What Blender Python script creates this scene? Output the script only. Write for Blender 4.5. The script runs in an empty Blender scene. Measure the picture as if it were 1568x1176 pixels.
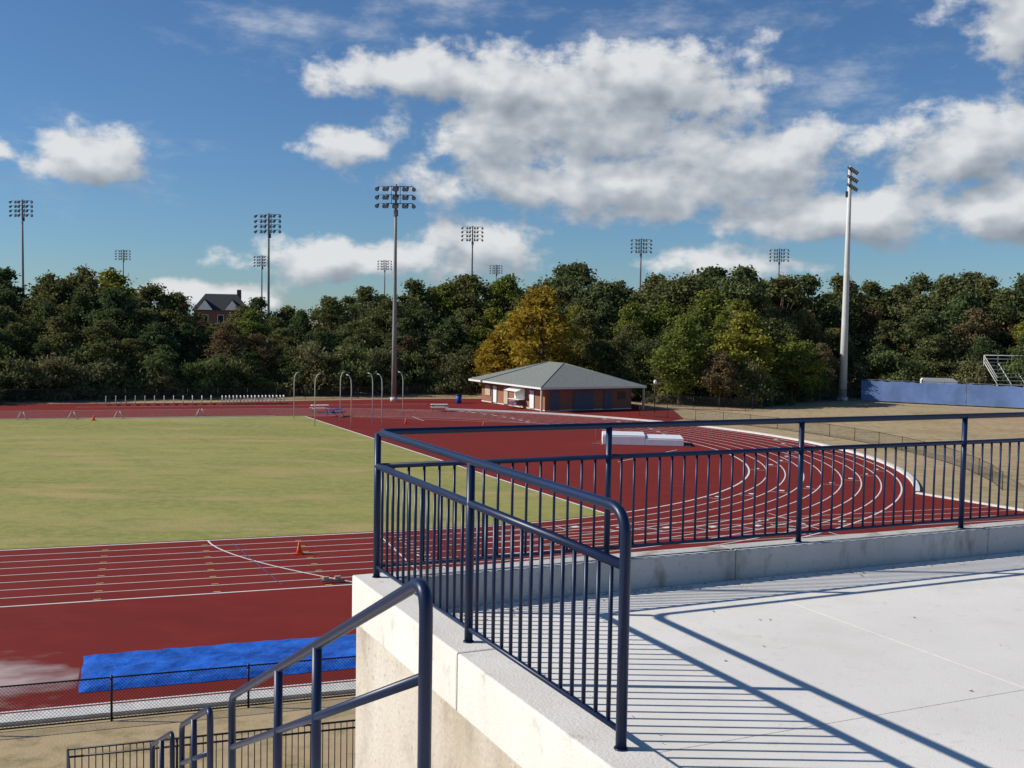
import bpy, math, random
import numpy as np
from mathutils import Vector, Matrix
R = math.radians
rng = np.random.default_rng(7); random.seed(7)
scene = bpy.context.scene
COL = scene.collection

# ------------------------------------------------------------------ materials
def new_mat(name):
    m = bpy.data.materials.new(name); m.use_nodes = True
    nt = m.node_tree
    return m, nt, nt.nodes['Principled BSDF']

def mat(name, c, rough=0.8, var=0.15, scale=3.0, c2=None, bump=0.0, bscale=None, metallic=0.0, spec=0.3, detail=4, coat=0):
    m, nt, b = new_mat(name)
    b.inputs['Roughness'].default_value = rough
    b.inputs['Metallic'].default_value = metallic
    b.inputs['Specular IOR Level'].default_value = spec
    if coat: b.inputs['Coat Weight'].default_value = coat
    tc = nt.nodes.new('ShaderNodeTexCoord')
    n = nt.nodes.new('ShaderNodeTexNoise'); n.inputs['Scale'].default_value = scale
    n.inputs['Detail'].default_value = detail; n.inputs['Roughness'].default_value = 0.62
    nt.links.new(tc.outputs['Object'], n.inputs['Vector'])
    r = nt.nodes.new('ShaderNodeValToRGB')
    lo = [x*(1-var) for x in c]; hi = [min(1, x*(1+var)) for x in (c2 or c)]
    r.color_ramp.elements[0].position = 0.32; r.color_ramp.elements[1].position = 0.68
    r.color_ramp.elements[0].color = (*lo, 1); r.color_ramp.elements[1].color = (*hi, 1)
    nt.links.new(n.outputs['Fac'], r.inputs['Fac'])
    nt.links.new(r.outputs['Color'], b.inputs['Base Color'])
    if bump:
        n2 = nt.nodes.new('ShaderNodeTexNoise'); n2.inputs['Scale'].default_value = bscale or scale*8
        n2.inputs['Detail'].default_value = 3
        nt.links.new(tc.outputs['Object'], n2.inputs['Vector'])
        bp = nt.nodes.new('ShaderNodeBump'); bp.inputs['Strength'].default_value = bump; bp.inputs['Distance'].default_value = 0.05
        nt.links.new(n2.outputs['Fac'], bp.inputs['Height']); nt.links.new(bp.outputs['Normal'], b.inputs['Normal'])
    return m

def multi_noise(name, layers, base, rough=0.9, bump=0.3, bscale=20):
    m, nt, b = new_mat(name)
    b.inputs['Roughness'].default_value = rough; b.inputs['Specular IOR Level'].default_value = 0.15
    tc = nt.nodes.new('ShaderNodeTexCoord')
    prev = None
    for i, (sc, lo, hi, colr, vs, ang) in enumerate(layers):
        mp = nt.nodes.new('ShaderNodeMapping'); mp.inputs['Scale'].default_value = vs; mp.inputs['Rotation'].default_value = (0, 0, ang)
        mp.inputs['Location'].default_value = (i*13.1, i*7.3, 0)
        nt.links.new(tc.outputs['Object'], mp.inputs['Vector'])
        n = nt.nodes.new('ShaderNodeTexNoise'); n.inputs['Scale'].default_value = sc; n.inputs['Detail'].default_value = 4; n.inputs['Roughness'].default_value = 0.6
        nt.links.new(mp.outputs[0], n.inputs['Vector'])
        mr = nt.nodes.new('ShaderNodeMapRange'); mr.inputs[1].default_value = lo; mr.inputs[2].default_value = hi
        nt.links.new(n.outputs['Fac'], mr.inputs[0])
        mx = nt.nodes.new('ShaderNodeMixRGB'); nt.links.new(mr.outputs[0], mx.inputs[0])
        if prev: nt.links.new(prev, mx.inputs[1])
        else: mx.inputs[1].default_value = (*base, 1)
        mx.inputs[2].default_value = (*colr, 1); prev = mx.outputs[0]
    nt.links.new(prev, b.inputs['Base Color'])
    if bump:
        n2 = nt.nodes.new('ShaderNodeTexNoise'); n2.inputs['Scale'].default_value = bscale; n2.inputs['Detail'].default_value = 3
        nt.links.new(tc.outputs['Object'], n2.inputs['Vector'])
        bp = nt.nodes.new('ShaderNodeBump'); bp.inputs['Strength'].default_value = bump; bp.inputs['Distance'].default_value = 0.05
        nt.links.new(n2.outputs['Fac'], bp.inputs['Height']); nt.links.new(bp.outputs['Normal'], b.inputs['Normal'])
    return m

TA = R(19)
M_ground = multi_noise('dry_grass_ground', [
    (0.06, .50, .68, (.33, .25, .13), (1, 1, 1), 0), (0.09, .58, .70, (.19, .18, .075), (1, 2.2, 1), .3),
    (0.05, .52, .61, (.45, .27, .17), (1, 3.0, 1), .1), (1.2, .48, .72, (.20, .17, .08), (1, 1, 1), 0), (6, .45, .75, (.40, .32, .18), (1, 1, 1), 0)], (.45, .34, .20))
M_field = multi_noise('field_grass', [
    (0.03, .42, .60, (.225, .240, .062), (1, 3.0, 1), -TA), (0.055, .50, .62, (.46, .33, .15), (1, 3.8, 1), -TA),
    (0.25, .44, .64, (.25, .255, .072), (1, 1.8, 1), -TA), (1.6, .42, .70, (.38, .34, .12), (1, 1, 1), 0), (9, .45, .8, (.20, .20, .06), (1, 1, 1), 0)], (.345, .32, .095), bump=.25)
M_track = multi_noise('red_track_surface', [
    (0.08, .4, .65, (.165, .0155, .011), (1, 2, 1), -TA), (0.5, .45, .75, (.225, .026, .018), (1, 1.6, 1), -TA),
    (14, .3, .8, (.18, .020, .014), (1, 1, 1), 0)], (.197, .0185, .013), rough=.85, bump=.12, bscale=60)
M_white = mat('white_line_paint', (.74, .74, .72), .7, .08, 2)
M_kerb = mat('kerb_concrete', (.66, .64, .60), .85, .12, 3, bump=.1)
M_yellow = mat('yellow_mark_paint', (.55, .42, .08), .7)
M_bluepaint = mat('blue_mark_paint', (.09, .08, .22), .7)
M_slab = multi_noise('slab_concrete', [(.35, .42, .66, (.715, .685, .625), (1, 1, 1), 0), (2.2, .50, .75, (.70, .665, .60), (1, 1, 1), 0),
     (11, .60, .78, (.64, .60, .54), (1, 1, 1), 0), (45, .64, .76, (.50, .47, .42), (1, 1, 1), 0)], (.79, .755, .69), rough=.85, bump=.08, bscale=90)
M_joint = mat('joint_filler', (.42, .40, .36), .9)
M_wall = multi_noise('weathered_wall_concrete', [(1.1, .42, .66, (.44, .38, .29), (1, 1, .45), 0), (5, .5, .72, (.38, .33, .27), (1, 1, .6), 0),
     (.8, .5, .7, (.62, .57, .49), (1, 1, .3), 0), (22, .60, .74, (.34, .30, .24), (1, 1, 1), 0)], (.56, .50, .42), rough=.9, bump=.2, bscale=25)
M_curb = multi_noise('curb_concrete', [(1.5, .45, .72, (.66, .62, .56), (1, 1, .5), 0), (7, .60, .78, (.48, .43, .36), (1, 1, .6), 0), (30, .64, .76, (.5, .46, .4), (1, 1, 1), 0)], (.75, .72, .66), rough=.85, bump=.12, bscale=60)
M_curbf = multi_noise('shaded_stained_curb_concrete', [(1.2, .42, .68, (.44, .42, .39), (1, 1, .4), 0), (3, .54, .68, (.25, .225, .19), (1, 1, .35), 0), (25, .6, .75, (.36, .33, .29), (1, 1, 1), 0)], (.56, .54, .50), rough=.85, bump=.15, bscale=50)  # darker curb copy: front curb's shade put into the colour, plus stains
M_navy = mat('navy_gloss_paint', (.007, .0185, .060), .38, .15, 3, spec=.35)
M_black = mat('black_metal_paint', (.012, .013, .016), .45, .1, 3)
M_steel = mat('galvanised_steel', (.50, .50, .47), .6, .1, 2)
M_polegrey = mat('weathered_pole_steel', (.27, .26, .24), .6, .12, 1.0)
M_darksteel = mat('dull_grey_steel', (.12, .13, .14), .55, .1, 2)
M_lamp = mat('floodlight_housing', (.035, .04, .045), .4, .1, 2)
M_lampw = mat('floodlight_glass', (.25, .29, .33), .2, .1, 2)
def brick_mat(name, c1, c2, mortar):
    m, nt, b = new_mat(name)
    tc = nt.nodes.new('ShaderNodeTexCoord'); sep = nt.nodes.new('ShaderNodeSeparateXYZ'); nt.links.new(tc.outputs['Object'], sep.inputs[0])
    add = nt.nodes.new('ShaderNodeMath'); nt.links.new(sep.outputs[0], add.inputs[0]); nt.links.new(sep.outputs[1], add.inputs[1])
    cb = nt.nodes.new('ShaderNodeCombineXYZ'); nt.links.new(add.outputs[0], cb.inputs[0]); nt.links.new(sep.outputs[2], cb.inputs[1])
    br = nt.nodes.new('ShaderNodeTexBrick'); br.inputs['Scale'].default_value = 4.5
    br.inputs['Color1'].default_value = (*c1, 1); br.inputs['Color2'].default_value = (*c2, 1); br.inputs['Mortar'].default_value = (*mortar, 1)
    nt.links.new(cb.outputs[0], br.inputs['Vector']); nt.links.new(br.outputs['Color'], b.inputs['Base Color']); b.inputs['Roughness'].default_value = .9
    return m
M_brick = brick_mat('building_brick', (.30, .11, .06), (.23, .085, .045), (.30, .21, .15))
M_housebrick = brick_mat('house_brick', (.16, .06, .04), (.12, .05, .035), (.2, .17, .15))
M_shingle = mat('roof_shingles', (.20, .215, .195), .9, .22, 5, bump=.3)
M_darkroof = mat('dark_roof_shingles', (.05, .05, .055), .9, .15, 5)
M_trim = mat('white_trim', (.75, .75, .72), .6, .05, 2)
M_pole_w = mat('pale_pole_steel', (.60, .59, .56), .55, .08, 1.0)
M_door = mat('grey_blue_door', (.08, .10, .14), .5, .1, 2)
M_tan = mat('tan_panel', (.52, .40, .27), .7, .1, 2)
M_glass = mat('dark_window_glass', (.02, .025, .03), .1, .1, 2)
M_bluefab = mat('blue_windscreen_fabric', (.13, .21, .42), .8, .22, .35, bump=.2, bscale=2)
M_mat = mat('white_mat_vinyl', (.78, .78, .80), .5, .06, 2)
M_orange = mat('orange_plastic', (.75, .09, .02), .5, .1, 4)
M_blueplastic = mat('blue_plastic', (.02, .07, .35), .4, .1, 4)
M_rubber = mat('tyre_rubber', (.02, .02, .02), .8)
M_bark = mat('tree_bark', (.10, .075, .05), .95, .3, 6)
M_litter = mat('dead_leaf_litter', (.20, .12, .06), .9, .5, 9)
M_tarp = mat('blue_tarpaulin', (.008, .07, .40), .38, .2, 1.4, c2=(.016, .13, .58), bump=.8, bscale=6.0, spec=.5)
def mesh_mat(name, c, cover):
    m, nt, b = new_mat(name)
    b.inputs['Base Color'].default_value = (*c, 1); b.inputs['Roughness'].default_value = .5
    tc = nt.nodes.new('ShaderNodeTexCoord'); ws = []
    for sgn in (1, -1):
        mp = nt.nodes.new('ShaderNodeMapping'); mp.inputs['Rotation'].default_value = (0, sgn*R(45), 0)
        nt.links.new(tc.outputs['Object'], mp.inputs['Vector'])
        w = nt.nodes.new('ShaderNodeTexWave'); w.inputs['Scale'].default_value = 5.0; w.bands_direction = 'X'
        nt.links.new(mp.outputs[0], w.inputs['Vector'])
        g = nt.nodes.new('ShaderNodeMath'); g.operation = 'GREATER_THAN'; g.inputs[1].default_value = 1-cover
        nt.links.new(w.outputs['Fac'], g.inputs[0]); ws.append(g)
    mx = nt.nodes.new('ShaderNodeMath'); mx.operation = 'MAXIMUM'
    nt.links.new(ws[0].outputs[0], mx.inputs[0]); nt.links.new(ws[1].outputs[0], mx.inputs[1])
    nt.links.new(mx.outputs[0], b.inputs['Alpha'])
    return m
M_link = mesh_mat('black_chain_link', (.015, .016, .018), .035)

# ------------------------------------------------------------------ mesh builder
class MB:
    def __init__(s): s.v = []; s.f = []; s.mi = []; s.sm = []; s.mats = []
    def m(s, mt):
        if mt not in s.mats: s.mats.append(mt)
        return s.mats.index(mt)
    def poly(s, pts, mt, smooth=False):
        k = len(s.v); s.v += [tuple(p) for p in pts]; s.f.append(tuple(range(k, k+len(pts)))); s.mi.append(s.m(mt)); s.sm.append(smooth)
    def prism(s, pts2, z0, z1, mt):
        k = len(s.v); n = len(pts2); i = s.m(mt)
        s.v += [(p[0], p[1], z0) for p in pts2] + [(p[0], p[1], z1) for p in pts2]
        s.f.append(tuple(range(k+n-1, k-1, -1))); s.f.append(tuple(range(k+n, k+2*n)))
        for j in range(n):
            s.f.append((k+j, k+(j+1) % n, k+n+(j+1) % n, k+n+j))
        s.mi += [i]*(n+2); s.sm += [False]*(n+2)
    def box(s, c, size, mt, ang=0.0):
        hx, hy = size[0]/2, size[1]/2; ca, sa = math.cos(ang), math.sin(ang)
        pts = [(c[0]+x*ca-y*sa, c[1]+x*sa+y*ca) for x, y in ((-hx, -hy), (hx, -hy), (hx, hy), (-hx, hy))]
        s.prism(pts, c[2]-size[2]/2, c[2]+size[2]/2, mt)
    def tube(s, pts, r, mt, n=8, smooth=True):
        pts = [Vector(p) for p in pts]; rs = r if isinstance(r, (list, tuple)) else [r]*len(pts)
        k = len(s.v); i = s.m(mt); prevx = None
        for j, p in enumerate(pts):
            if j == 0: t = pts[1]-p
            elif j == len(pts)-1: t = p-pts[-2]
            else: t = (pts[j+1]-p).normalized()+(p-pts[j-1]).normalized()
            t.normalize()
            if prevx is None:
                a = Vector((0, 0, 1)) if abs(t.z) < .9 else Vector((1, 0, 0)); x = t.cross(a).normalized()
            else:
                x = (prevx - t*prevx.dot(t)).normalized()
            prevx = x; y = t.cross(x)
            for q in range(n):
                an = 2*math.pi*q/n; s.v.append(tuple(p+(x*math.cos(an)+y*math.sin(an))*rs[j]))
        for j in range(len(pts)-1):
            for q in range(n):
                s.f.append((k+j*n+q, k+j*n+(q+1) % n, k+(j+1)*n+(q+1) % n, k+(j+1)*n+q)); s.mi.append(i); s.sm.append(smooth)
        s.f.append(tuple(k+q for q in reversed(range(n)))); s.mi.append(i); s.sm.append(False)
        e = k+(len(pts)-1)*n; s.f.append(tuple(e+q for q in range(n))); s.mi.append(i); s.sm.append(False)
    def strip(s, pts, w, z, mt, h=None):
        P = [Vector((p[0], p[1])) for p in pts]; L = []; Rr = []
        for j, p in enumerate(P):
            t = (P[min(j+1, len(P)-1)]-P[max(j-1, 0)]).normalized(); nn = Vector((-t.y, t.x))
            L.append(p+nn*w/2); Rr.append(p-nn*w/2)
        for j in range(len(P)-1):
            q = [Rr[j], Rr[j+1], L[j+1], L[j]]
            s.poly([(a.x, a.y, z+(h or 0)) for a in q], mt)
            if h:
                s.poly([(Rr[j].x, Rr[j].y, z), (Rr[j+1].x, Rr[j+1].y, z), (Rr[j+1].x, Rr[j+1].y, z+h), (Rr[j].x, Rr[j].y, z+h)], mt)
                s.poly([(L[j+1].x, L[j+1].y, z), (L[j].x, L[j].y, z), (L[j].x, L[j].y, z+h), (L[j+1].x, L[j+1].y, z+h)], mt)
    def obj(s, name, parent=None, loc=None, rotz=0):
        me = bpy.data.meshes.new(name); me.from_pydata(s.v, [], s.f)
        for m_ in s.mats: me.materials.append(m_)
        me.polygons.foreach_set('material_index', s.mi); me.polygons.foreach_set('use_smooth', s.sm); me.update()
        o = bpy.data.objects.new(name, me); COL.objects.link(o)
        if parent: o.parent = parent
        if loc: o.location = loc
        o.rotation_euler[2] = rotz
        return o
def empty(name, loc=(0, 0, 0), rz=0):
    e = bpy.data.objects.new(name, None); e.location = loc; e.rotation_euler[2] = rz; COL.objects.link(e); return e
def bevel(o, w=.01, seg=2):
    md = o.modifiers.new('bevel', 'BEVEL'); md.width = w; md.segments = seg; md.limit_method = 'ANGLE'; return o

# ------------------------------------------------------------------ stadium frame: s along straight, n across
C = (-14.3, 81.2); dx, dy = math.cos(TA), math.sin(TA)
def T(s, n): return (C[0]+s*dx-n*dy, C[1]+s*dy+n*dx)
def sm(a, b, x):
    t = min(1, max(0, (x-a)/(b-a))); return t*t*(3-2*t)
def hill(x, y):
    r = math.hypot(x, y); return 7.5*sm(152, 300, r)

gx = np.concatenate([np.linspace(-2500, -260, 12), np.linspace(-250, 250, 101), np.linspace(260, 2500, 12)])
gy = np.concatenate([np.linspace(-1500, -60, 8), np.linspace(-50, 350, 81), np.linspace(380, 3500, 12)])
vs = [(x, y, hill(x, y)) for y in gy for x in gx]; nx = len(gx)
fs = [(j*nx+i, j*nx+i+1, (j+1)*nx+i+1, (j+1)*nx+i) for j in range(len(gy)-1) for i in range(nx-1)]
me = bpy.data.meshes.new('ground'); me.from_pydata(vs, [], fs); me.materials.append(M_ground)
me.polygons.foreach_set('use_smooth', [True]*len(fs))
g = bpy.data.objects.new('ground', me); COL.objects.link(g)

def arc(r, a0, a1, n=48): return [T(r*math.cos(R(a0+(a1-a0)*i/n)), r*math.sin(R(a0+(a1-a0)*i/n))) for i in range(n+1)]
b_ = MB()
pts = [T(-110, -52.5), T(37, -52.5), T(33.6, -35)] + arc(42.2, -40.5, 26) + [T(42.5, 22), T(47, 33), T(44, 53), T(20, 55), T(-5, 51.5), T(-110, 50)]
b_.poly([(p[0], p[1], .006) for p in pts], M_track); track = b_.obj('running_track')
b_ = MB()
pts = [T(-110, -31.5), T(0, -31.5)] + arc(31.5, -88, -71, 10) + [T(3.0, 31.3), T(0, 31.5), T(-110, 31.5)]
b_.poly([(p[0], p[1], .014) for p in pts], M_field); b_.obj('grass_field')
b_ = MB(); z = .012
for k in range(9):
    r = 31.7+1.22*k
    w = .12 if k == 0 else (.10 if k == 8 else .055)
    ln0 = [T(-110+i*10, -r) for i in range(11)]+[T(-.2, -r)]
    ac = [T((r)*math.cos(R(a)), r*math.sin(R(a))) for a in np.linspace(-90, 90, 91)]
    b_.strip(ln0, w, z, M_white); b_.strip(ac, max(w, .075), z+.0005, M_white); b_.strip([T(-i*10, r) for i in range(0, 12)], w, z, M_white)
    if k: b_.strip([T(0.5, -r), T(20, -r), T(34, -r)], .055, z+.003, M_white)
b_.strip([T(10.3, -29.6), T(3.0, 31)], .15, .019, M_white)
b_.strip([T(-10.2+5.2*(i/12)**1.6, -31.8-9.7*i/12) for i in range(13)], .08, z+.004, M_white)
b_.strip([T(-9.2+1.2*(i/6), -32.6-8.2*i/6) for i in range(7)], .04, z+.004, M_bluepaint)
b_.strip([T(-2.5, -31.7), T(-2.5, -41.4)], .08, z+.006, M_white)
b_.strip([T(19, -31.7), T(19, -41.4)], .06, z+.006, M_white)
for s0 in (-14.5, -10.4, -6.3, -27, -22.8):
    for k in range(1, 9):
        b_.strip([T(s0-.13, -31.7-1.22*k+.2), T(s0+.13, -31.7-1.22*k+.2)], .09, z+.004, M_yellow)
for k in range(8):
    for a0 in (-82+k*3.2, -55+k*4.0, -30+k*4.4, 8+k*3.6, 40+k*2.5):
        rr = 31.7+1.22*k
        b_.strip([T(rr*math.cos(R(a0)), rr*math.sin(R(a0))), T((rr+1.22)*math.cos(R(a0)), (rr+1.22)*math.sin(R(a0)))], .06, z+.006, M_white)
        rm = rr+.6
        b_.strip([T(rm*math.cos(R(a0+1)), rm*math.sin(R(a0+1))), T(rm*math.cos(R(a0+1.7)), rm*math.sin(R(a0+1.7)))], .3, z+.006, M_white)
for q in (((14, 24), (14, 29)), ((6, 31), (24, 20)), ((20, -10), (28, -4)), ((12, 38.5), (26, 32))):
    b_.strip([T(*q[0]), T(*q[1])], .08, z+.008, M_white)
b_.strip([T(-20, 46), T(20, 46)], .08, z+.004, M_white)
marks = b_.obj('track_markings')
for k in range(8):
    for s0 in (-1.6, 17.5):
        cu = bpy.data.curves.new('lane_number', 'FONT'); cu.body = str(8-k); cu.size = .85; cu.align_x = 'CENTER'; cu.align_y = 'CENTER'
        cu.materials.append(M_white)
        o = bpy.data.objects.new('lane_number', cu); COL.objects.link(o); o.parent = marks
        p = T(s0, -(32.3+1.22*(7-k))); o.location = (p[0], p[1], .03); o.rotation_euler = (0, 0, TA-R(90))
b_ = MB()
b_.strip(arc(42.35, -41, 62, 60), .34, .0, M_kerb, h=.16)
p0 = arc(42.35, -41, -40, 1)[0]
b_.strip([p0, T(33.9, -35), T(37.2, -52)], .22, .0, M_kerb, h=.1)
b_.strip([T(-110, 31.6), T(0, 31.6)], .12, .014, M_white, h=.05)
b_.obj('track_kerb')
b_ = MB(); b_.strip([T(-110, -52.95), T(30, -52.95)], .6, 0, M_kerb, h=.1); b_.strip([T(-110, -52.25), T(30, -52.25)], .08, .012, M_white)
b_.obj('concrete_edging_path')

# long-jump pit tarp
N1, N2 = 170, 44; vs = []
for j in range(N2+1):
    for i in range(N1+1):
        s = -14.6+19*i/N1; n = -51.3+3.3*j/N2
        e = min(1, min(i, N1-i)/3, min(j, N2-j)/3)
        p = T(s+.015*math.sin(n*5), n+.012*math.sin(s*2.3)+.01*math.sin(s*5.1))
        cr_ = abs(math.sin(s*2.1+1.7*math.sin(n*2.2)))**.4+abs(math.sin(n*3.7+1.3*math.sin(s*1.3+n)))**.4
        vs.append((p[0], p[1], .02+e*(.05+.022*cr_+.010*math.sin(s*6.7+2.3*math.sin(n*4)))+.010*rng.random()*e))
fs = [(j*(N1+1)+i, j*(N1+1)+i+1, (j+1)*(N1+1)+i+1, (j+1)*(N1+1)+i) for j in range(N2) for i in range(N1)]
me = bpy.data.meshes.new('blue_tarp'); me.from_pydata(vs, [], fs); me.materials.append(M_tarp); me.polygons.foreach_set('use_smooth', [True]*len(fs))
COL.objects.link(bpy.data.objects.new('blue_tarp', me))
# damp sand dusting next to the pit; its pale colour also paints puddle glare
M_sand, nt, b = new_mat('damp_sand_glare_film')
b.inputs['Base Color'].default_value = (.52, .37, .34, 1); b.inputs['Roughness'].default_value = .5
tc = nt.nodes.new('ShaderNodeTexCoord'); n = nt.nodes.new('ShaderNodeTexNoise'); n.inputs['Scale'].default_value = .7; n.inputs['Detail'].default_value = 6
mp0 = nt.nodes.new('ShaderNodeMapping'); mp0.inputs['Scale'].default_value = (.8, 1.5, 1); nt.links.new(tc.outputs['Object'], mp0.inputs['Vector'])
nt.links.new(mp0.outputs[0], n.inputs['Vector'])
ln = nt.nodes.new('ShaderNodeVectorMath'); ln.operation = 'LENGTH'; mpp = nt.nodes.new('ShaderNodeVectorMath'); mpp.operation = 'MULTIPLY'; mpp.inputs[1].default_value = (.30, .36, 0)
nt.links.new(tc.outputs['Object'], mpp.inputs[0]); nt.links.new(mpp.outputs[0], ln.inputs[0])
sb = nt.nodes.new('ShaderNodeMath'); sb.operation = 'MULTIPLY_ADD'; sb.inputs[1].default_value = -.62; sb.inputs[2].default_value = .54; nt.links.new(ln.outputs['Value'], sb.inputs[0])
ad = nt.nodes.new('ShaderNodeMath'); nt.links.new(sb.outputs[0], ad.inputs[0]); nt.links.new(n.outputs['Fac'], ad.inputs[1])
mr = nt.nodes.new('ShaderNodeMapRange'); mr.inputs[1].default_value = .50; mr.inputs[2].default_value = .88; mr.inputs[4].default_value = .9; nt.links.new(ad.outputs[0], mr.inputs[0])
nt.links.new(mr.outputs[0], b.inputs['Alpha'])
b_ = MB(); b_.poly([(-3.6, -2.6, 0), (2.65, -2.6, 0), (2.65, 3.0, 0), (-3.6, 3.0, 0)], M_sand); p = T(-17.3, -49.6); b_.obj('sand_spill', None, (p[0], p[1], .013), TA)

# ------------------------------------------------------------------ fences
def chain_fence(name, pts, h, step=3.2, mt=M_link, pm=M_black, z0=0.0, pr=.03, mesh=True, hf=None):
    root = empty(name); fb = MB()
    P = [Vector((p[0], p[1])) for p in pts]
    for a, c in zip(P[:-1], P[1:]):
        L = (c-a).length; n = max(1, round(L/step)); an = math.atan2(c.y-a.y, c.x-a.x)
        for i in range(n+1):
            q = a+(c-a)*i/n; zz = hf(q.x, q.y) if hf else z0
            fb.tube([(q.x, q.y, zz), (q.x, q.y, zz+h+.05)], pr, pm, 6)
        za, zc = (hf(a.x, a.y), hf(c.x, c.y)) if hf else (z0, z0)
        for hh in (h, .06): fb.tube([(a.x, a.y, za+hh), (c.x, c.y, zc+hh)], pr*.7, pm, 6)
        if mesh:
            mb = MB(); mb.poly([(0, 0, .06), (L, 0, .06), (L, 0, h), (0, 0, h)], mt)
            mb.obj('wire_mesh', root, (a.x, a.y, za), an)
    fb.obj('posts_and_rails', root); return root
chain_fence('chain_link_fence', [T(-60, -53.6), T(26, -53.6)], 1.1, 3.3)
chain_fence('chain_link_fence', [T(-100, 52.5), T(-40, 52.5), T(10, 55.5), T(30, 58)], 1.5, 3.5)
chain_fence('chain_link_fence', arc(47.5, -36, 34, 16), 1.15, 3.0, pr=.025)
chain_fence('chain_link_fence', [(16, 131), (28, 128), (38, 146), (48.5, 150)], 1.6, 3.0)
def picket(name, a, c, z0, h, gap=.13):
    fb = MB(); a = Vector(a); c = Vector(c); L = (c-a).length; n = int(L/gap)
    for i in range(n+1):
        q = a+(c-a)*i/n; big = i % 16 == 0
        fb.tube([(q.x, q.y, z0+(0 if big else .08)), (q.x, q.y, z0+h)], .026 if big else .011, M_black, 6)
    for hh in (.08, h-.16, h): fb.tube([(a.x, a.y, z0+hh), (c.x, c.y, z0+hh)], .022, M_black, 6)
    return fb.obj(name)
picket('black_picket_fence', (-8.9, 21.3), (-2.0, 23.6), 0, 1.22)
picket('black_picket_fence', (-8.9, 21.3), (-7.6, 18.4), 0, 1.22)

# ------------------------------------------------------------------ concrete platform
K = Vector((-.97, 7.76)); w = Vector((.4286, -.9035)); q_ = Vector((.9135, .4067))
def P2(a, c): v = K+w*a+q_*c; return (v.x, v.y)
plat = empty('concrete_platform')
b_ = MB(); b_.prism([P2(-.11, -.115), P2(14, -.115), P2(14, 16), P2(-.11, 16)], 0, 7.78, M_wall); b_.obj('retaining_wall', plat)
b_ = MB(); b_.prism([P2(0, 0), P2(14, 0), P2(14, 16), P2(0, 16)], 7.785, 7.874, M_joint); b_.obj('joint_bed', plat)
b_ = MB()
a0 = .12
for i in range(5):
    for j in range(6):
        b_.prism([P2(a0+i*2.9+.003, .14+j*2.9+.003), P2(a0+(i+1)*2.9-.003, .14+j*2.9+.003), P2(a0+(i+1)*2.9-.003, .14+(j+1)*2.9-.003), P2(a0+i*2.9+.003, .14+(j+1)*2.9-.003)], 7.80, 7.88, M_slab)
b_.obj('slab_panels', plat)
b_ = MB()
edges = [-.14, 1.9, 4.0, 6.0, 8.0, 11, 14]
for i in range(6): b_.prism([P2(edges[i]+.006, -.145), P2(edges[i+1]-.004, -.145), P2(edges[i+1]-.004, .13), P2(edges[i]+.006, .13)], 7.79, 8.13, M_curb)
bevel(b_.obj('side_curb', plat), .012)
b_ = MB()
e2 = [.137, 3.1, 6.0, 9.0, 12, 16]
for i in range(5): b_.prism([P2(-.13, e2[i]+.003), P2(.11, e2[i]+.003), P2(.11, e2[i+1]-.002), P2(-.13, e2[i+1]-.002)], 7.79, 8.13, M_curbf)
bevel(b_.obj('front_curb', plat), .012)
# leaf litter blown against the curb
b_ = MB()
for i in range(420):
    c_ = .2+9.5*rng.random()**1.5; a_ = .15+abs(rng.normal())*.10*(1.6 if c_ < 2 else 1)
    if rng.random() < .12: a_ = .2+3*rng.random()
    x, y = P2(a_, c_); r_ = .005+.012*rng.random(); an = rng.random()*6.28
    b_.poly([(x+r_*math.cos(an+k*1.571)*(1 if k % 2 else .5), y+r_*math.sin(an+k*1.571)*(1 if k % 2 else .5), 7.8825+.006*rng.random()) for k in range(4)], M_litter)
b_.obj('leaf_litter')

ZT, ZM, ZB = 9.20, 8.95, 8.21
def along(a, c, z): v = P2(a, c); return (v[0], v[1], z)
def bend(p0, p1, p2, r, n=6):
    p0, p1, p2 = map(Vector, (p0, p1, p2)); a = p1+(p0-p1).normalized()*r; c = p1+(p2-p1).normalized()*r
    return [a*(1-t)**2+p1*2*t*(1-t)+c*t*t for t in [i/n for i in range(n+1)]]
b_ = MB(); PR = .025
LN = 3.45
far = 9.6
top = [along(0, far, ZT)] + [along(.0, .10, ZT), along(.03, .03, ZT), along(.10, 0, ZT)] + bend(along(.2, 0, ZT), along(LN, 0, ZT), along(LN, 0, ZB), .14, 8) + [along(LN, 0, 8.13)]
b_.tube(top, PR, M_navy, 14)
b_.tube([along(0, far, ZM), along(0, 0, ZM)], PR*.8, M_navy, 12); b_.tube([along(0, 0, ZM), along(LN, 0, ZM)], PR*.95, M_navy, 12)
b_.tube([along(0, far, ZB), along(0, 0, ZB)], .014, M_navy, 8); b_.tube([along(0, 0, ZB), along(LN, 0, ZB)], .014, M_navy, 8)
b_.tube([along(0, 0, 8.13), along(0, 0, ZT-.01)], PR, M_navy, 12); b_.tube([along(LN/2, 0, 8.13), along(LN/2, 0, ZT)], PR, M_navy, 12)
for i in range(1, 6): b_.tube([along(0, 1.92*i, 8.13), along(0, 1.92*i, ZT)], PR, M_navy, 12)
for sgn in range(2):
    for i in range(1, 15):
        a = LN/2*sgn+LN/2*i/15; b_.tube([along(a, 0, ZB), along(a, 0, ZM)], .0105, M_navy, 8)
for j in range(5):
    for i in range(1, 16): b_.tube([along(0, 1.92*(j+i/16), ZB), along(0, 1.92*(j+i/16), ZM)], .0105, M_navy, 8)
for (a, c) in [(0, 0), (LN/2, 0), (LN, 0)]+[(0, 1.92*i) for i in range(1, 6)]:
    b_.tube([along(a, c, 8.13), along(a, c, 8.137)], .032, M_navy, 12)
b_.obj('metal_railing')

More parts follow.
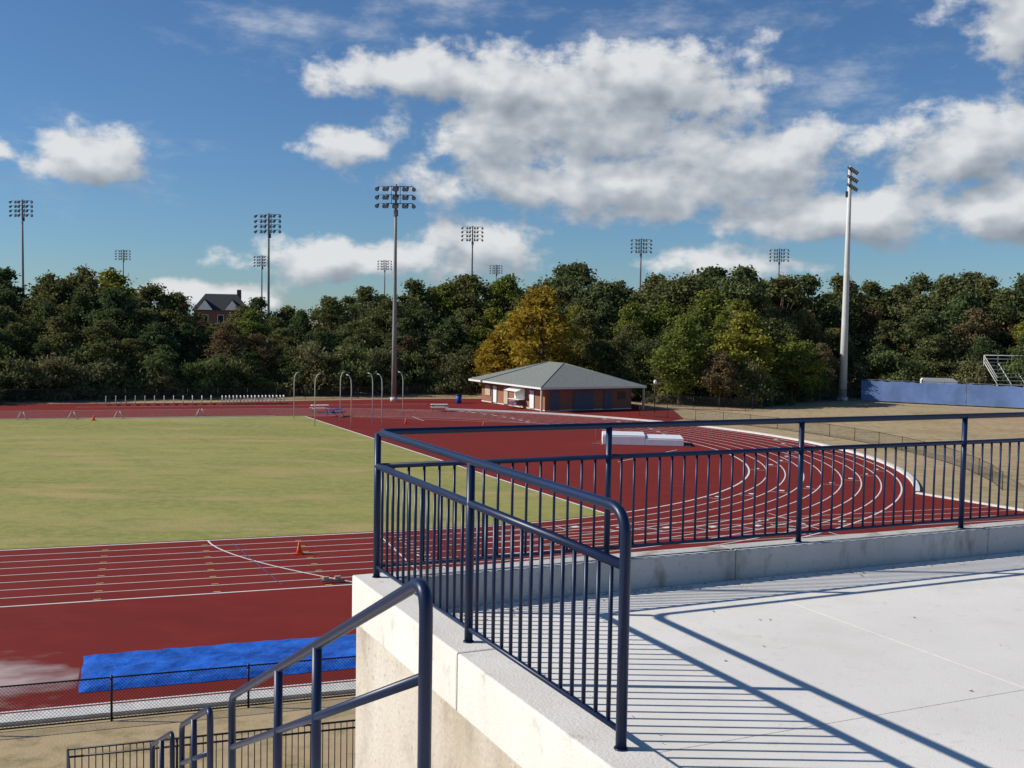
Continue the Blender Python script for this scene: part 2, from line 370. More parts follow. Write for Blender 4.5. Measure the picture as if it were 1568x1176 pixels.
st = MB(); D3 = Vector((-.42, .905, -.44)); P0 = Vector((-.28, 3.6, 9.13)); side = Vector((.905, .42))
nst = 48; tread = .36
for i in range(nst):
    t0 = -1.0+i*tread; zt = P0.z-.92-.44*(t0+tread/2)
    if zt < .1: break
    base = P0.xy+Vector((-.42, .905))*t0
    a = base-side*1.2; c = base+side*.30
    a2 = a+Vector((-.42, .905))*tread; c2 = c+Vector((-.42, .905))*tread
    st.prism([tuple(a), tuple(c), tuple(c2), tuple(a2)], max(0, zt-.5), zt, M_curb)
st.obj('concrete_stairs')
hb = MB()
def RP(t, dz=0, base=P0): v = base+D3*t; return Vector((v.x, v.y, v.z+dz))
def handrail(hb, base, L, posts, r=.024, low=.9, midd=.34):
    f = lambda t, dz=0: RP(t, dz, base)
    pts = [f(0, -low)] + bend(f(0, -.5), f(0, 0), f(.5, 0), .13, 8) + bend(f(L-.5), f(L), f(L, -.5), .10, 8) + [f(L, -low)]
    hb.tube(pts, r, M_navy, 14)
    hb.tube([f(0, -midd), f(L, -midd)], r*.85, M_navy, 12)
    for t in posts: hb.tube([f(t, -low), f(t, 0)], r, M_navy, 12)
handrail(hb, P0, 3.6, [1.45, 2.25])
hb.obj('stair_handrail')
hb = MB(); handrail(hb, Vector((-2.2, 7.8, 7.12)), 1.5, [.8], low=.9); hb.obj('stair_handrail')
hb = MB(); handrail(hb, Vector((-3.15, 9.9, 6.1)), 1.6, [.8], low=.9); hb.obj('stair_handrail')

# ------------------------------------------------------------------ building
def bld():
    A = R(28); root = empty('brick_field_house', (3.83, 123.3, 0), A)
    W, L, H = 12.0, 16.4, 2.75
    b = MB(); b.prism([(0, 0), (W, 0), (W, L), (0, L)], 0, H, M_brick); b.obj('walls', root)
    b = MB(); b.prism([(-.02, -.02), (W+.02, -.02), (W+.02, L+.02), (-.02, L+.02)], .0, .12, M_kerb); b.obj('plinth', root)
    o = 1.3; pk = 5.3; zb = H-.1
    e = [(-o, -o, zb+.18), (W+o, -o, zb+.18), (W+o, L+o, zb+.18), (-o, L+o, zb+.18)]
    r1 = (W/2, W/2, pk); r2 = (W/2, L-W/2, pk)
    b = MB(); b.poly([e[0], e[1], r1], M_shingle); b.poly([e[1], e[2], r2, r1], M_shingle); b.poly([e[2], e[3], r2], M_shingle); b.poly([e[3], e[0], r1, r2], M_shingle)
    b.tube([r1, r2], .06, M_shingle, 6)
    for cc, rr in ((0, r1), (1, r1), (2, r2), (3, r2)): b.tube([e[cc], rr], .05, M_shingle, 6)
    b.obj('roof', root)
    b = MB(); b.prism([(p[0], p[1]) for p in e], zb-.04, zb+.17, M_trim); b.obj('fascia_and_soffit', root)
    b = MB()
    for y, wd, z0, z1, mt in ((3.0, 1.0, .13, 2.2, M_trim), (6.0, 2.6, 1.0, 2.25, M_trim), (9.6, 1.0, .13, 2.2, M_tan), (12.6, 1.0, .13, 2.2, M_trim), (14.6, 1.4, .9, 2.2, M_tan)):
        b.box((-.03, y, (z0+z1)/2), (.08, wd+.2, z1-z0+.1), M_darksteel); b.box((-.06, y, (z0+z1)/2), (.08, wd, z1-z0), mt)
    b.box((-.55, 6, 1.0), (.9, 2.8, .06), M_trim)
    b.poly([(-.08, 4.4, 2.45), (-.08, 7.6, 2.45), (-1.5, 7.6, 2.0), (-1.5, 4.4, 2.0)], M_trim)
    for x, wd, z0, z1, mt in ((1.3, 1.1, .13, 2.25, M_door), (5.2, 2.6, .13, 2.3, M_door), (8.6, 1.0, .13, 2.2, M_door), (10.6, 1.0, 1.2, 2.1, M_glass)):
        b.box((x, -.03, (z0+z1)/2), (wd+.2, .08, z1-z0+.1), M_darksteel); b.box((x, -.06, (z0+z1)/2), (wd, .08, z1-z0), mt)
    b.obj('doors_and_windows', root)
    b = MB()
    for x in (-1.05, W+1.05): b.box((x, -1.05, (H-.1)/2), (.2, .2, H-.16), M_tan)
    b.obj('porch_posts', root)
bld()

# ------------------------------------------------------------------ floodlights
def flood(D, X, H, r0, r1, width=4.2, rows=3, per=6, ang=0, z0=0, mt=M_steel, rowgap=1.15):
    root = empty('stadium_light_pole', (X, D, z0), ang); b = MB()
    b.tube([(0, 0, 0), (0, 0, H*.33), (0, 0, H*.66), (0, 0, H)], [r0, r0*.67+r1*.33, r0*.33+r1*.67, r1], mt, 14)
    b.tube([(0, 0, 0), (0, 0, .5)], r0*1.35, M_kerb, 14)
    b.obj('pole', root); b = MB()
    for k in range(rows):
        z = H-.3-k*rowgap
        b.tube([(-width/2, -.12, z), (width/2, -.12, z)], .055, M_darksteel, 6)
        for i in range(per):
            x = -width/2+width*i/(per-1); t = .10*((i % 2)*2-1)
            if abs(x) < .12: continue
            b.tube([(x, -.14, z), (x, -.18, z-.22)], .04, M_darksteel, 6)
            b.tube([(x, -.10, z-.14), (x+t, -.36, z-.30), (x+t*1.6, -.62, z-.44)], [.11, .20, .27], M_lamp, 10)
            b.tube([(x+t*1.6, -.615, z-.435), (x+t*1.62, -.64, z-.45)], .23, M_lampw, 10)
    for x in (-.55, .55): b.tube([(x, -.1, H-.2), (x, -.1, H-.4-(rows-1)*rowgap)], .04, M_darksteel, 6)
    b.box((0, .3, H-.4-(rows)*rowgap), (.5, .35, .8), M_lamp)
    b.obj('lamp_array', root); return root
flood(135, -14.9, 27.2, .33, .14, 4.3, 3, 8, 0, mt=M_polegrey, rowgap=1.05)
flood(150, 46.4, 32.6, .58, .24, 4.4, 3, 8, R(62), mt=M_pole_w)
for (X, D, ztop) in ((-105, 230, 34.8), (-45.6, 200, 29.8), (-138, 380, 34), (-82, 350, 31), (-48, 400, 33), (-10.1, 260, 33.5), (-7, 430, 33.6), (31.8, 270, 32), (73.9, 300, 32.3)):
    z0 = hill(X, D); flood(D, X, ztop-z0, .30, .14, 4.6, 4, 6, random.uniform(-.3, .3), z0, M_darksteel, .95)

# ------------------------------------------------------------------ throwing cage, mats, small things
b = MB()
for (x, y, h, sd) in ((-22.0, 108, 4.7, 1), (-18.6, 101, 4.9, 1), (-15.1, 100.6, 4.9, -1), (-17, 106, 4.9, 1), (-13.6, 104.5, 4.9, -1), (-12.5, 103, 4.9, -1), (-11, 108, 4.9, -1)):
    b.tube([(x, y, 0), (x, y, h*.8), (x+.04*sd, y, h*.92), (x+.22*sd, y, h), (x+.5*sd, y, h+.1)], .045, M_steel, 8)
cage = b.obj('throwing_cage')
def hj(x, y, ang):
    root = empty('high_jump_mat', (x, y, 0), ang)
    for nm, cx, ln, h in (('left_pad', -1.45, 3.6, .80), ('right_pad', 1.95, 3.19, .60)):
        b = MB(); b.box((cx, 0, h/2), (ln, 3.2, h-.04), M_mat); bevel(b.obj(nm, root), .05, 3)
        b = MB(); b.box((cx, 0, h+.03), (ln-.04, 3.14, .08), M_mat); bevel(b.obj(nm+'_cover', root), .03, 2)
    b = MB()
    for x_ in (-3.8, 3.9):
        b.tube([(x_, -1.5, 0), (x_, -1.5, 1.5)], .02, M_darksteel, 8); b.box((x_, -1.5, .04), (.5, .5, .06), M_darksteel)
    b.obj('uprights', root)
hj(11.0, 90.8, R(-4))
def cone(x, y, h=.6):
    b = MB(); b.box((x, y, .02+.014), (h*.6, h*.6, .04), M_orange)
    b.tube([(x, y, .05), (x, y, h*.45), (x, y, h*.62), (x, y, h)], [h*.24, h*.16, h*.125, h*.05], M_orange, 12); b.obj('traffic_cone')
cone(-9.0, 45.4, .55); cone(-40.4, 103.2, .6); cone(-10.4, 105, .6); cone(-2.7, 104, .5)
b = MB(); p = T(-6.1, -41.0); b.box((p[0], p[1], .10), (.9, .10, .05), M_darksteel, TA)
for o_ in (-.25, .2): b.box((p[0]+o_*dx-.1*dy, p[1]+o_*dy+.1*dx, .17), (.22, .12, .14), M_tan, TA)
b.obj('starting_block')
b = MB()
ss = [-17+i*1.05 for i in range(12)]+[-4.2+i*.42 for i in range(18)]
for s0 in ss:
    n0 = 48.5+.15*math.sin(s0*9)
    for o_ in (-.5, .5):
        p = T(s0, n0+o_); b.tube([(p[0], p[1], 0), (p[0], p[1], .98)], .035, M_steel, 6)
        p2 = T(s0+.6, n0+o_); b.tube([(p[0], p[1], .03), (p2[0], p2[1], .03)], .03, M_darksteel, 6)
    p = T(s0, n0); b.box((p[0], p[1], .96), (.05, 1.2, .12), M_trim, TA)
b.obj('row_of_hurdles')
def saw(s, n, wd=.9, h=.75):
    b = MB()
    for o_ in (-wd/2, wd/2):
        t_ = T(s+o_*.25, n)
        for m_ in (-.4, .4):
            a = T(s+o_, n+m_); b.tube([(a[0], a[1], .02), (t_[0], t_[1], h)], .035, M_steel, 6)
    b.obj('training_a_frame')
for s in (-24, -19.5, -15.3, -7.4): saw(s, 31.0+(2 if s > -10 else 0))
b = MB(); b.tube([(-6.6, 133, 0), (-6.6, 133, 1.0)], [.32, .38], M_blueplastic, 12); b.tube([(-6.6, 133, 1.0), (-6.6, 133, 1.06), (-6.6, 133, 1.2)], [.42, .42, .2], M_black, 12); b.obj('blue_rubbish_barrel')
def table(x, y, a, top):
    b = MB(); ca, sa = math.cos(a), math.sin(a)
    f = lambda u, v, z: (x+u*ca-v*sa, y+u*sa+v*ca, z)
    b.box(f(0, 0, .76), (1.9, .75, .06), top, a)
    for v in (-.65, .65): b.box(f(0, v, .45), (1.9, .26, .05), top, a)
    for u in (-.7, .7):
        b.tube([f(u, -.7, 0), f(u, -.1, .74)], .03, M_darksteel, 6); b.tube([f(u, .7, 0), f(u, .1, .74)], .03, M_darksteel, 6); b.tube([f(u, -.7, .42), f(u, .7, .42)], .03, M_darksteel, 6)
    b.obj('picnic_table')
table(-21, 117, .4, M_trim); table(-18.5, 112, 1.2, M_blueplastic); table(-8.2, 121, .2, M_trim); table(0.2, 127, 1.1, M_blueplastic)
b = MB(); b.tube([(16.6, 124, 0), (16.6, 124, 3.3)], .06, M_black, 8)
b.tube([(16.6, 124, 3.3), (16.6, 124, 3.45), (16.6, 124, 3.7), (16.6, 124, 3.8)], [.08, .2, .18, .05], M_trim, 10); b.obj('path_lamp')

root = empty('blue_windscreen_fence'); b = MB(); fb = MB()
P = [(48.7, 149), (60.5, 142.5), (60.6, 142.45), (84, 129)]
for a, c in ((P[0], P[1]), (P[2], P[3])):
    a = Vector(a); c = Vector(c); n = 10; L = (c-a).length
    for i in range(n):
        u = a+(c-a)*i/n; v = a+(c-a)*(i+1)/n; nn = Vector((-.02, -.03)) if i % 2 else Vector((0, 0)); n2 = Vector((0, 0)) if i % 2 else Vector((-.02, -.03))
        u2 = u+nn; v2 = v+n2; m2 = (u2+v2)/2; sg = .06+.05*((i*7) % 3)
        b.poly([(u2.x, u2.y, .2), (v2.x, v2.y, .2), (v2.x, v2.y, 3.0), (m2.x, m2.y, 3.0-sg), (u2.x, u2.y, 3.0)], M_bluefab)
        if i % 2 == 0: fb.tube([(u.x, u.y+.06, 0), (u.x, u.y+.06, 3.25)], .05, M_darksteel, 6)
    fb.tube([(a.x, a.y+.06, 3.1), (c.x, c.y+.06, 3.1)], .035, M_darksteel, 6)
b.obj('fabric', root); fb.obj('posts', root)
b = MB(); bx, by = 68.5, 151
for i in range(7):
    b.box((bx+8, by+.75*i, 2.6+.5*i), (16, .32, .06), M_steel)
for xx in range(0, 17, 2):
    b.tube([(bx+xx, by+4.6, 0), (bx+xx, by+4.6, 5.6), (bx+xx, by+4.6, 6.6)], .07, M_steel, 6)
    b.tube([(bx+xx, by, 0), (bx+xx, by, 2.6)], .07, M_steel, 6); b.tube([(bx+xx, by, 2.6), (bx+xx, by+4.6, 5.6)], .07, M_steel, 6); b.tube([(bx+xx, by+4.6, 0.3), (bx+xx, by, 2.5)], .05, M_steel, 6)
for zz in (6.1, 6.6): b.tube([(bx, by+4.6, zz), (bx+16, by+4.6, zz)], .06, M_steel, 6)
for zz in (.5, .95): b.tube([(bx, by, 2.6+zz), (bx, by+4.6, 5.6+zz)], .06, M_steel, 6)
b.obj('metal_bleachers')
vroot = empty('white_van', (60.5, 150, 0), R(-8)); b = MB()
prof = [(-2.9, .45), (2.9, .45), (3.0, 1.35), (2.1, 1.65), (1.5, 3.15), (1.1, 3.35), (-2.75, 3.35), (-2.95, 3.1)]
b.poly([(p[0], -1.0, p[1]) for p in prof], M_trim); b.poly([(p[0], 1.0, p[1]) for p in reversed(prof)], M_trim)
for i in range(len(prof)):
    p, q = prof[i], prof[(i+1) % len(prof)]
    b.poly([(p[0], -1, p[1]), (p[0], 1, p[1]), (q[0], 1, q[1]), (q[0], -1, q[1])], M_glass if i == 3 else M_trim)
b.box((1.1, -1.01, 2.1), (.9, .02, .7), M_glass); b.box((-1, -1.01, 2.1), (2.4, .02, .6), M_glass); b.obj('body', vroot)
b = MB()
for x_ in (-1.9, 1.9):
    for y_ in (-.95, .95): b.tube([(x_, y_-.12, .38), (x_, y_+.12, .38)], .38, M_rubber, 14)
b.obj('wheels', vroot)
zh = hill(-63, 232); hr = empty('brick_house', (-63, 232, zh-1.0), R(12)); b = MB()
b.box((0, 0, 4.1), (11, 8, 8.2), M_housebrick); b.box((-5.2, -1, 3.3), (4, 7, 6.6), M_housebrick)
b.obj('walls', hr); b = MB()
b.poly([(-5.9, -4.5, 8.0), (5.9, -4.5, 8.0), (3.2, 0, 11.6), (-3.4, 0, 11.6)], M_darkroof); b.poly([(5.9, 4.5, 8), (-5.9, 4.5, 8), (-3.4, 0, 11.6), (3.2, 0, 11.6)], M_darkroof)
b.poly([(5.9, -4.5, 8), (5.9, 4.5, 8), (3.2, 0, 11.6)], M_darkroof); b.poly([(-5.9, 4.5, 8), (-5.9, -4.5, 8), (-3.4, 0, 11.6)], M_darkroof)
for x0 in (-3.2, 2.4):
    b.poly([(x0-1.7, -4.8, 8.1), (x0, -4.8, 10.4), (x0, -1.0, 10.4), (x0-1.7, -3.8, 8.1)], M_darkroof); b.poly([(x0, -4.8, 10.4), (x0+1.7, -4.8, 8.1), (x0+1.7, -3.8, 8.1), (x0, -1, 10.4)], M_darkroof)
    b.poly([(x0-1.6, -4.7, 8.1), (x0+1.6, -4.7, 8.1), (x0, -4.7, 10.2)], M_trim)
b.obj('roof', hr); b = MB()
for x0 in (-3.2, 0, 2.6):
    for z0 in (2.2, 6.2): b.box((x0, -4.03, z0), (1.3, .08, 1.8), M_trim); b.box((x0, -4.08, z0), (1.1, .06, 1.6), M_glass)
b.box((3.6, 1, 11), (.9, .9, 3.2), M_housebrick); b.obj('windows_and_chimney', hr)

# ------------------------------------------------------------------ trees
def leaf_mat(name, cols, transl=0):
    m = bpy.data.materials.new(name); m.use_nodes = True; nt = m.node_tree; nt.nodes.remove(nt.nodes['Principled BSDF'])
    df = nt.nodes.new('ShaderNodeBsdfDiffuse')
    at = nt.nodes.new('ShaderNodeAttribute'); at.attribute_name = 'tone'
    oi = nt.nodes.new('ShaderNodeObjectInfo')
    r1 = nt.nodes.new('ShaderNodeValToRGB'); r1.color_ramp.elements[0].color = (*cols[0][0], 1); r1.color_ramp.elements[1].color = (*cols[0][1], 1)
    nt.links.new(at.outputs['Fac'], r1.inputs['Fac'])
    r2 = nt.nodes.new('ShaderNodeValToRGB'); r2.color_ramp.elements[0].color = (*cols[1][0], 1); r2.color_ramp.elements[1].color = (*cols[1][1], 1)
    nt.links.new(at.outputs['Fac'], r2.inputs['Fac'])
    pw = nt.nodes.new('ShaderNodeMath'); pw.operation = 'POWER'; pw.inputs[1].default_value = 1.6; nt.links.new(oi.outputs['Random'], pw.inputs[0])
    mx = nt.nodes.new('ShaderNodeMixRGB'); nt.links.new(pw.outputs[0], mx.inputs[0]); nt.links.new(r1.outputs[0], mx.inputs[1]); nt.links.new(r2.outputs[0], mx.inputs[2])
    nt.links.new(mx.outputs[0], df.inputs['Color']); out = df.outputs[0]
    if transl:
        tr = nt.nodes.new('ShaderNodeBsdfTranslucent'); nt.links.new(mx.outputs[0], tr.inputs['Color'])
        ms = nt.nodes.new('ShaderNodeMixShader'); ms.inputs[0].default_value = transl
        nt.links.new(df.outputs[0], ms.inputs[1]); nt.links.new(tr.outputs[0], ms.inputs[2]); out = ms.outputs[0]
    nt.links.new(out, nt.nodes['Material Output'].inputs[0])
    return m
M_leaf = leaf_mat('woodland_foliage', [((.050, .078, .032), (.150, .185, .075)), ((.10, .105, .038), (.26, .235, .09))], .3)
M_bush = leaf_mat('undergrowth_foliage', [((.075, .105, .038), (.20, .235, .085)), ((.13, .125, .055), (.27, .24, .12))], .3)
M_yel = leaf_mat('autumn_yellow_foliage', [((.24, .16, .018), (.50, .36, .06)), ((.24, .16, .018), (.50, .36, .06))], .38)
M_grn = leaf_mat('fresh_green_foliage', [((.085, .125, .028), (.25, .29, .07)), ((.15, .16, .03), (.40, .37, .07))], .38)
M_rust = leaf_mat('rusty_foliage', [((.13, .085, .045), (.25, .17, .09)), ((.12, .105, .05), (.25, .21, .11))], .3)

def tree_mesh(seed, leafm, kind='tree', nlobes=66, nper=130, lsize=.0160):
    r = np.random.default_rng(seed); lobes = []
    wide = r.uniform(.20, .34) if kind == 'tree' else r.uniform(.55, .8); top_p = r.uniform(.7, 1.1); zlo = r.uniform(.12, .28)
    sub = [(r.uniform(-.35, .35)*wide, r.uniform(-.35, .35)*wide) for _ in range(3)]
    for i in range(nlobes):
        if kind == 'tree':
            z = zlo+(.97-zlo)*r.random()**.85; prof = math.sin(math.pi*min(.97, max(.06, (z-zlo+.08)/(1.06-zlo)))**top_p)
            rad = wide*prof*math.sqrt(r.uniform(.15, 1)); an = r.uniform(0, 2*math.pi); lr = r.uniform(.05, .10)*(1.15-.5*z)
            ox, oy = sub[i % 3]; x, y = rad*math.cos(an)+ox*(1-z), rad*math.sin(an)+oy*(1-z)
        else:
            z = r.uniform(.08, .85); rad = wide*(1.05-z*.75)*math.sqrt(r.uniform(0, 1)); an = r.uniform(0, 2*math.pi); lr = r.uniform(.10, .19); x, y = rad*math.cos(an), rad*math.sin(an)
        lobes.append((x, y, z, lr, r.uniform(0, 1)))
    V = []; tone = []
    for (x, y, z, lr, tn) in lobes:
        n = int(nper*r.uniform(.6, 1.4))
        d = r.normal(size=(n, 3)); d /= np.linalg.norm(d, axis=1)[:, None]
        rad = lr*(.25+.55*np.abs(r.normal(size=n))+.25*r.random(n)); rad = np.minimum(rad, lr*1.7)
        c = np.array([x, y, z])+d*rad[:, None]*np.array([1.2, 1.2, .85])
        nn = d*.5+r.normal(size=(n, 3))*.6; nn /= np.linalg.norm(nn, axis=1)[:, None]
        up = r.normal(size=(n, 3)); t = np.cross(nn, up); t /= np.linalg.norm(t, axis=1)[:, None]; bt = np.cross(nn, t)
        sz = lsize*(.5+r.random(n))[:, None]
        ln = 1.0+.7*r.random((n, 1))
        V.append(np.stack([c-t*sz*ln*.6, c+bt*sz*.5, c+t*sz*ln*.6, c-bt*sz*.5], axis=1))
        tone.append(np.clip(tn*.6+.4*r.random(n), 0, 1))
    V = np.concatenate(V).reshape(-1, 3); tone = np.concatenate(tone); V[:, 2] = np.clip(V[:, 2], .01, 1.06)
    nf = len(tone)
    mb = MB()
    if kind == 'tree':
        mb.tube([(0, 0, -.03), (.008, 0, .15), (-.01, .01, .4), (.01, 0, .7), (0, .01, .9)], [.022, .017, .013, .008, .003], M_bark, 7)
        for (x, y, z, lr, tn) in lobes[::4]:
            zz = max(.12, z*.62); mb.tube([(0, 0, zz), (x*.5, y*.5, zz+(z-zz)*.45), (x, y, z)], [.008, .005, .002], M_bark, 5)
    else:
        for (x, y, z, lr, tn) in lobes[::4]: mb.tube([(x*.2, y*.2, -.02), (x*.6, y*.6, z*.5), (x, y, z)], [.02, .013, .004], M_bark, 5)
    k0 = len(mb.v); nfb = len(mb.f)
    verts = mb.v+[tuple(p) for p in V.tolist()]
    faces = mb.f+[(k0+4*i, k0+4*i+1, k0+4*i+2, k0+4*i+3) for i in range(nf)]
    me = bpy.data.meshes.new('tree_mesh'); me.from_pydata(verts, [], faces); me.materials.append(M_bark); me.materials.append(leafm)
    me.polygons.foreach_set('material_index', [0]*nfb+[1]*nf)
    at = me.attributes.new('tone', 'FLOAT', 'FACE'); at.data.foreach_set('value', [0.]*nfb+tone.tolist()); me.update()
    return me
protos = [tree_mesh(100+i, M_leaf) for i in range(9)]
pgreen = [tree_mesh(150+i, M_grn) for i in range(2)]
bushes = [tree_mesh(200+i, M_bush, 'bush', 24, 170, .036) for i in range(5)]
prust = [tree_mesh(300+i, M_rust) for i in range(2)]

def lerp_tab(tab, x): return float(np.interp(x, [t[0] for t in tab], [t[1] for t in tab]))
SKY = [(-40, 2.2), (-25.5, 2.1), (-23.8, 1.8), (-22.5, 2.2), (-21.2, 2.5), (-19.6, 2.2), (-18.5, 1.65), (-17.1, 1.2), (-16.3, -.1), (-14.9, -.1), (-14.3, 1.5), (-13.5, 1.2), (-12.4, .4),
       (-10.8, 1.3), (-9.2, .9), (-7.1, 1.7), (-4.7, 2.15), (-2.2, 2.3), (.6, 2.75), (3.4, 3.0), (6.1, 2.6), (8.9, 2.45), (11.2, 2.95), (12.6, 2.6), (14.2, 2.4), (17.5, 2.5), (20.6, 2.55), (25.5, 2.75), (40, 2.8)]
FRONT = [(-40, 137), (-25.5, 139), (-16.5, 144), (-4.7, 152), (-.8, 154), (3.5, 150), (7.5, 141), (12.6, 141), (14.9, 152), (18.1, 166), (25.5, 172), (40, 172)]
wood = empty('distant_woodland')
def plant(me, az, D, H, zsink=0, parent=wood, name='woodland_tree', wf=1.0):
    x = D*math.sin(R(az)); y = D*math.cos(R(az))
    o = bpy.data.objects.new(name, me); COL.objects.link(o); o.parent = parent
    o.location = (x, y, hill(x, y)-zsink); o.rotation_euler = (random.uniform(-.05, .05), random.uniform(-.05, .05), random.uniform(0, 6.28))
    sx = H*random.uniform(.9, 1.15)*wf; o.scale = (sx, sx, H); return o
for row, (dd, frac, step) in enumerate(((3, .50, 2.0), (8, .70, 1.9), (15, .85, 1.8), (24, .97, 1.6), (34, 1.0, 1.5))):
    az = -35+row*.6
    while az < 35:
        D = lerp_tab(FRONT, az)+dd+random.uniform(-2.5, 2.5)
        x = D*math.sin(R(az)); y = D*math.cos(R(az))
        zt = 10+D*math.tan(R(lerp_tab(SKY, az)))
        H = (zt-hill(x, y))*frac*random.uniform(.80, 1.06)
        if row >= 3: H = (zt-hill(x, y))*random.uniform(.84, 1.08)
        if -17 < az < -14 and dd < 10: H *= .8
        pr = random.random(); gp = .26 if (-2 < az < 20 and row < 3) else .07
        ok = not (-1.5 < az < 4.5 and row == 0)
        if ok: plant(random.choice(pgreen) if pr < gp else (random.choice(prust) if pr > .94 and row < 3 else random.choice(protos)), az, D, H, wf=1.15 if H > 10 else 1.4)
        az += step*random.uniform(.7, 1.3)
az = -35
while az < 35:
    D = lerp_tab(FRONT, az)+random.uniform(-2.5, 1.5); H = random.choice((2.4, 3.2, 4.2, 5.5, 6.8))*random.uniform(.85, 1.15)
    plant(random.choice(bushes), az, D, H, .2, name='woodland_shrub', wf=.9 if H > 5 else 1.1); az += random.uniform(.5, 1.0)
for (az, D, H) in ((-14.7, 150, 9.5), (-13.6, 149, 8), (-5.5, 156, 8), (8.5, 140, 7.0), (16, 156, 8), (-9.0, 148, 6)):
    plant(random.choice(prust), az, D, H, wf=1.2)
def single(name, mt, seed, az, D, H, wf, nl=90, npr=130, ls=.0175):
    me = tree_mesh(seed, mt, 'tree', nl, npr, ls); o = plant(me, az, D, H, name=name, parent=None, wf=wf); return o
single('yellow_autumn_tree', M_yel, 401, 1.5, 146, 15.0, 1.35)
single('yellow_autumn_tree', M_yel, 402, -.9, 148, 8.5, 1.3)
single('green_leafy_tree', M_grn, 403, 8.9, 138, 11.5, 1.25)
single('green_leafy_tree', M_grn, 404, 12.3, 143, 12.0, 1.25)
single('green_leafy_tree', M_grn, 405, 14.6, 149, 9.0, 1.35)
single('rusty_shrub_tree', M_rust, 406, 11.0, 137, 7.0, 1.3)

# ------------------------------------------------------------------ camera
cam_d = bpy.data.cameras.new('camera'); cam = bpy.data.objects.new('camera', cam_d); COL.objects.link(cam)
cam_d.sensor_width = 36; cam_d.lens = 36*1640/1568; cam_d.clip_end = 6000; cam_d.clip_start = .1
cam.matrix_world = Matrix.Translation((0, 0, 10)) @ Matrix.Rotation(math.pi/2-.056, 4, 'X') @ Matrix.Rotation(.0165, 4, 'Z')
scene.camera = cam

# ------------------------------------------------------------------ sun + sky
EL = 33
sd = bpy.data.lights.new('sun', 'SUN'); sd.energy = 5.0; sd.angle = R(.5); sd.color = (1, .945, .86)
so = bpy.data.objects.new('sun', sd); COL.objects.link(so); so.location = (-60, 0, 60)
so.rotation_euler = Vector((math.cos(R(EL)), 0.0, -math.sin(R(EL)))).to_track_quat('-Z', 'Y').to_euler()

world = bpy.data.worlds.new('World'); scene.world = world; world.use_nodes = True
nt = world.node_tree; N = nt.nodes; L = nt.links; N.clear()
sky = N.new('ShaderNodeTexSky'); sky.sky_type = 'NISHITA'; sky.sun_disc = False; sky.sun_elevation = R(EL); sky.sun_rotation = R(270)
sky.air_density = 1.0; sky.dust_density = .2; sky.ozone_density = 3.2; sky.altitude = 200
BL = [(-5.9, 12.7, 5.0, 1.4), (.2, 12.6, 8.0, 1.9), (6.5, 12.5, 6.8, 2.5), (2.5, 10.0, 9.0, 2.1), (-8.6, 9.0, 2.6, 1.0), (6.5, 7.4, 12.0, 1.8), (13.0, 8.6, 4.4, 2.3), (16.5, 5.8, 7.5, 1.5),
      (23.8, 9.0, 5.8, 2.2), (24.5, 6.0, 6.0, 1.8), (25.6, 15, 3.8, 2.6), (-21.7, 7.9, 2.6, 1.6), (-26.2, 7.9, 1.4, .6), (-9.6, 3.2, 5.2, 1.2), (-1.7, 3.9, 3.8, 1.7),
      (11.1, 3.4, 3.9, 1.0), (-15.6, 1.2, 3.5, .8), (-36, 10, 7, 2.2), (60, 14, 14, 4)]
WISP = [(-11.0, 14.6, 5, 1.5), (-4, 16.3, 5, 1.0), (9, 15.4, 7, 1.2), (16, 11.5, 5, 2.2), (-21.5, 7.6, 4.5, 1.8)]
def mth(nodes, links, op, a, b=None, c=None, clamp=False):
    n = nodes.new('ShaderNodeMath'); n.operation = op; n.use_clamp = clamp
    for i, v in enumerate((a, b, c)):
        if v is None: continue
        if isinstance(v, (int, float)): n.inputs[i].default_value = v
        else: links.new(v, n.inputs[i])
    return n.outputs[0]
def density(vec, detail, wisps):
    def blobs(lst, wt):
        prev = None
        for (a, e, ra, re) in lst:
            s1 = N.new('ShaderNodeVectorMath'); s1.operation = 'MULTIPLY_ADD'; L.new(vec, s1.inputs[0]); s1.inputs[1].default_value = (1/ra, 1/re, 0); s1.inputs[2].default_value = (-a/ra, -e/re, 0)
            s3 = N.new('ShaderNodeVectorMath'); s3.operation = 'LENGTH'; L.new(s1.outputs[0], s3.inputs[0])
            prev = s3.outputs['Value'] if prev is None else mth(N, L, 'SMOOTH_MIN', prev, s3.outputs['Value'], .3)
        return mth(N, L, 'MULTIPLY_ADD', prev, -wt, wt)
    def noise(scale, vs, det, rough, off):
        mp = N.new('ShaderNodeVectorMath'); mp.operation = 'MULTIPLY_ADD'; L.new(vec, mp.inputs[0]); mp.inputs[1].default_value = vs; mp.inputs[2].default_value = off
        n = N.new('ShaderNodeTexNoise'); n.noise_dimensions = '2D'; n.inputs['Scale'].default_value = scale; n.inputs['Detail'].default_value = det; n.inputs['Roughness'].default_value = rough
        L.new(mp.outputs[0], n.inputs['Vector']); return n.outputs['Fac']
    mc = mth(N, L, 'MAXIMUM', blobs(BL, 1.25), -.9)
    f1 = mth(N, L, 'MULTIPLY_ADD', noise(.34, (1, 1.5, 1), detail, .58, (3, 5, 0)), 2.5, -1.10)
    d = mth(N, L, 'ADD', mc, f1)
    if wisps:
        f2 = mth(N, L, 'MULTIPLY_ADD', noise(.5, (.6, 1.6, 1), 5, .62, (13, 1, 0)), 2.0, -1.05)
        mw = mth(N, L, 'MAXIMUM', blobs(WISP, .5), -.9)
        d2 = mth(N, L, 'MULTIPLY', mth(N, L, 'ADD', mw, f2), .35); d = mth(N, L, 'MAXIMUM', d, d2)
    return d
tc = N.new('ShaderNodeTexCoord'); sx = N.new('ShaderNodeSeparateXYZ'); L.new(tc.outputs['Generated'], sx.inputs[0])
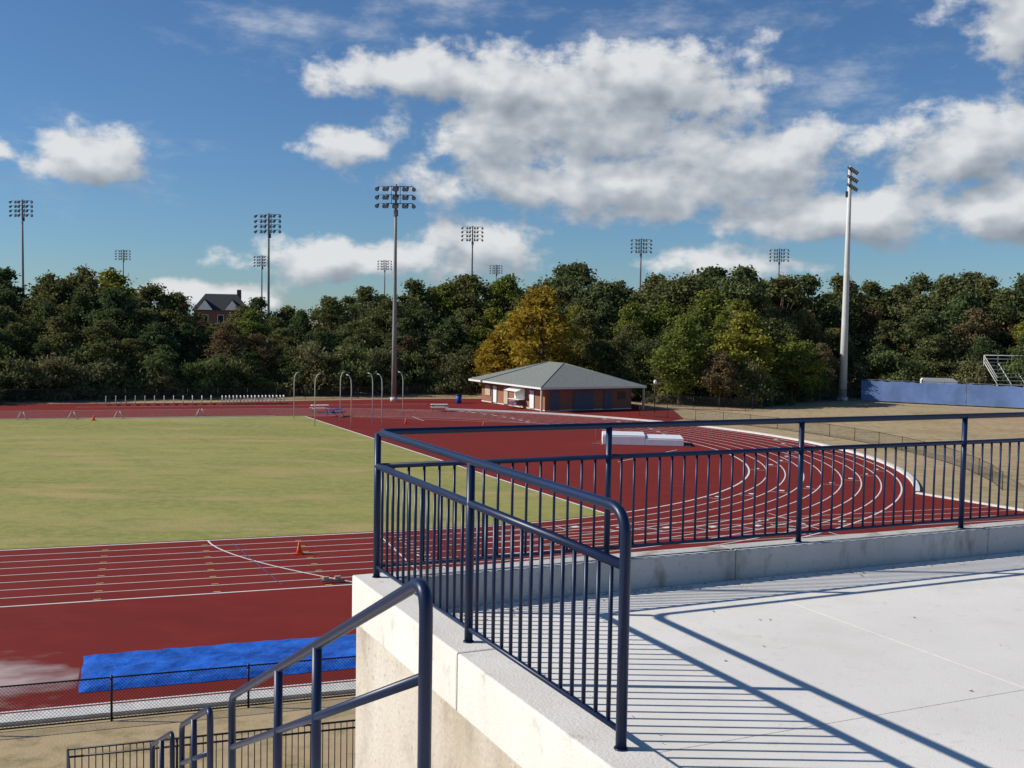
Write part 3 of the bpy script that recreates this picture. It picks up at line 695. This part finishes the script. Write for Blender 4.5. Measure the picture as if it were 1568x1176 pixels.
az = mth(N, L, 'MULTIPLY', mth(N, L, 'ARCTAN2', sx.outputs[0], sx.outputs[1]), 57.2958)
el = mth(N, L, 'MULTIPLY', mth(N, L, 'ARCSINE', sx.outputs[2]), 57.2958)
cv = N.new('ShaderNodeCombineXYZ'); L.new(az, cv.inputs[0]); L.new(el, cv.inputs[1])
of = N.new('ShaderNodeVectorMath'); of.operation = 'ADD'; L.new(cv.outputs[0], of.inputs[0]); of.inputs[1].default_value = (-.6, 1.25, 0)
D1 = density(cv.outputs[0], 7, True); D2 = density(of.outputs[0], 2, False)
mr = N.new('ShaderNodeMapRange'); mr.interpolation_type = 'SMOOTHSTEP'; mr.inputs[1].default_value = -.08; mr.inputs[2].default_value = .68; L.new(D1, mr.inputs[0])
diff = mth(N, L, 'SUBTRACT', D1, D2)
sh = mth(N, L, 'MULTIPLY_ADD', diff, .48, .60)
thick = mth(N, L, 'MULTIPLY', mth(N, L, 'SUBTRACT', D1, .6), -.14)
sh = mth(N, L, 'ADD', sh, thick, clamp=True)
cr = N.new('ShaderNodeValToRGB'); e = cr.color_ramp.elements; e[0].position = .08; e[0].color = (.28, .32, .37, 1); e[1].position = .98; e[1].color = (.80, .81, .82, 1)
e3 = cr.color_ramp.elements.new(.52); e3.color = (.46, .50, .55, 1); L.new(sh, cr.inputs[0])
bg1 = N.new('ShaderNodeBackground'); bg1.inputs[1].default_value = .080
tint = N.new('ShaderNodeMixRGB'); tint.blend_type = 'MULTIPLY'; tint.inputs[0].default_value = 1; tint.inputs[2].default_value = (.63, .87, 1.12, 1)
L.new(sky.outputs[0], tint.inputs[1]); L.new(tint.outputs[0], bg1.inputs[0])
bg2 = N.new('ShaderNodeBackground'); bg2.inputs[1].default_value = .95; L.new(cr.outputs[0], bg2.inputs[0])
ms = N.new('ShaderNodeMixShader'); af = mth(N, L, 'MULTIPLY', mr.outputs[0], .95); L.new(af, ms.inputs[0]); L.new(bg1.outputs[0], ms.inputs[1]); L.new(bg2.outputs[0], ms.inputs[2])
wo = N.new('ShaderNodeOutputWorld'); L.new(ms.outputs[0], wo.inputs[0])
scene.view_settings.view_transform = 'Standard'; scene.view_settings.look = 'None'; scene.view_settings.exposure = 0
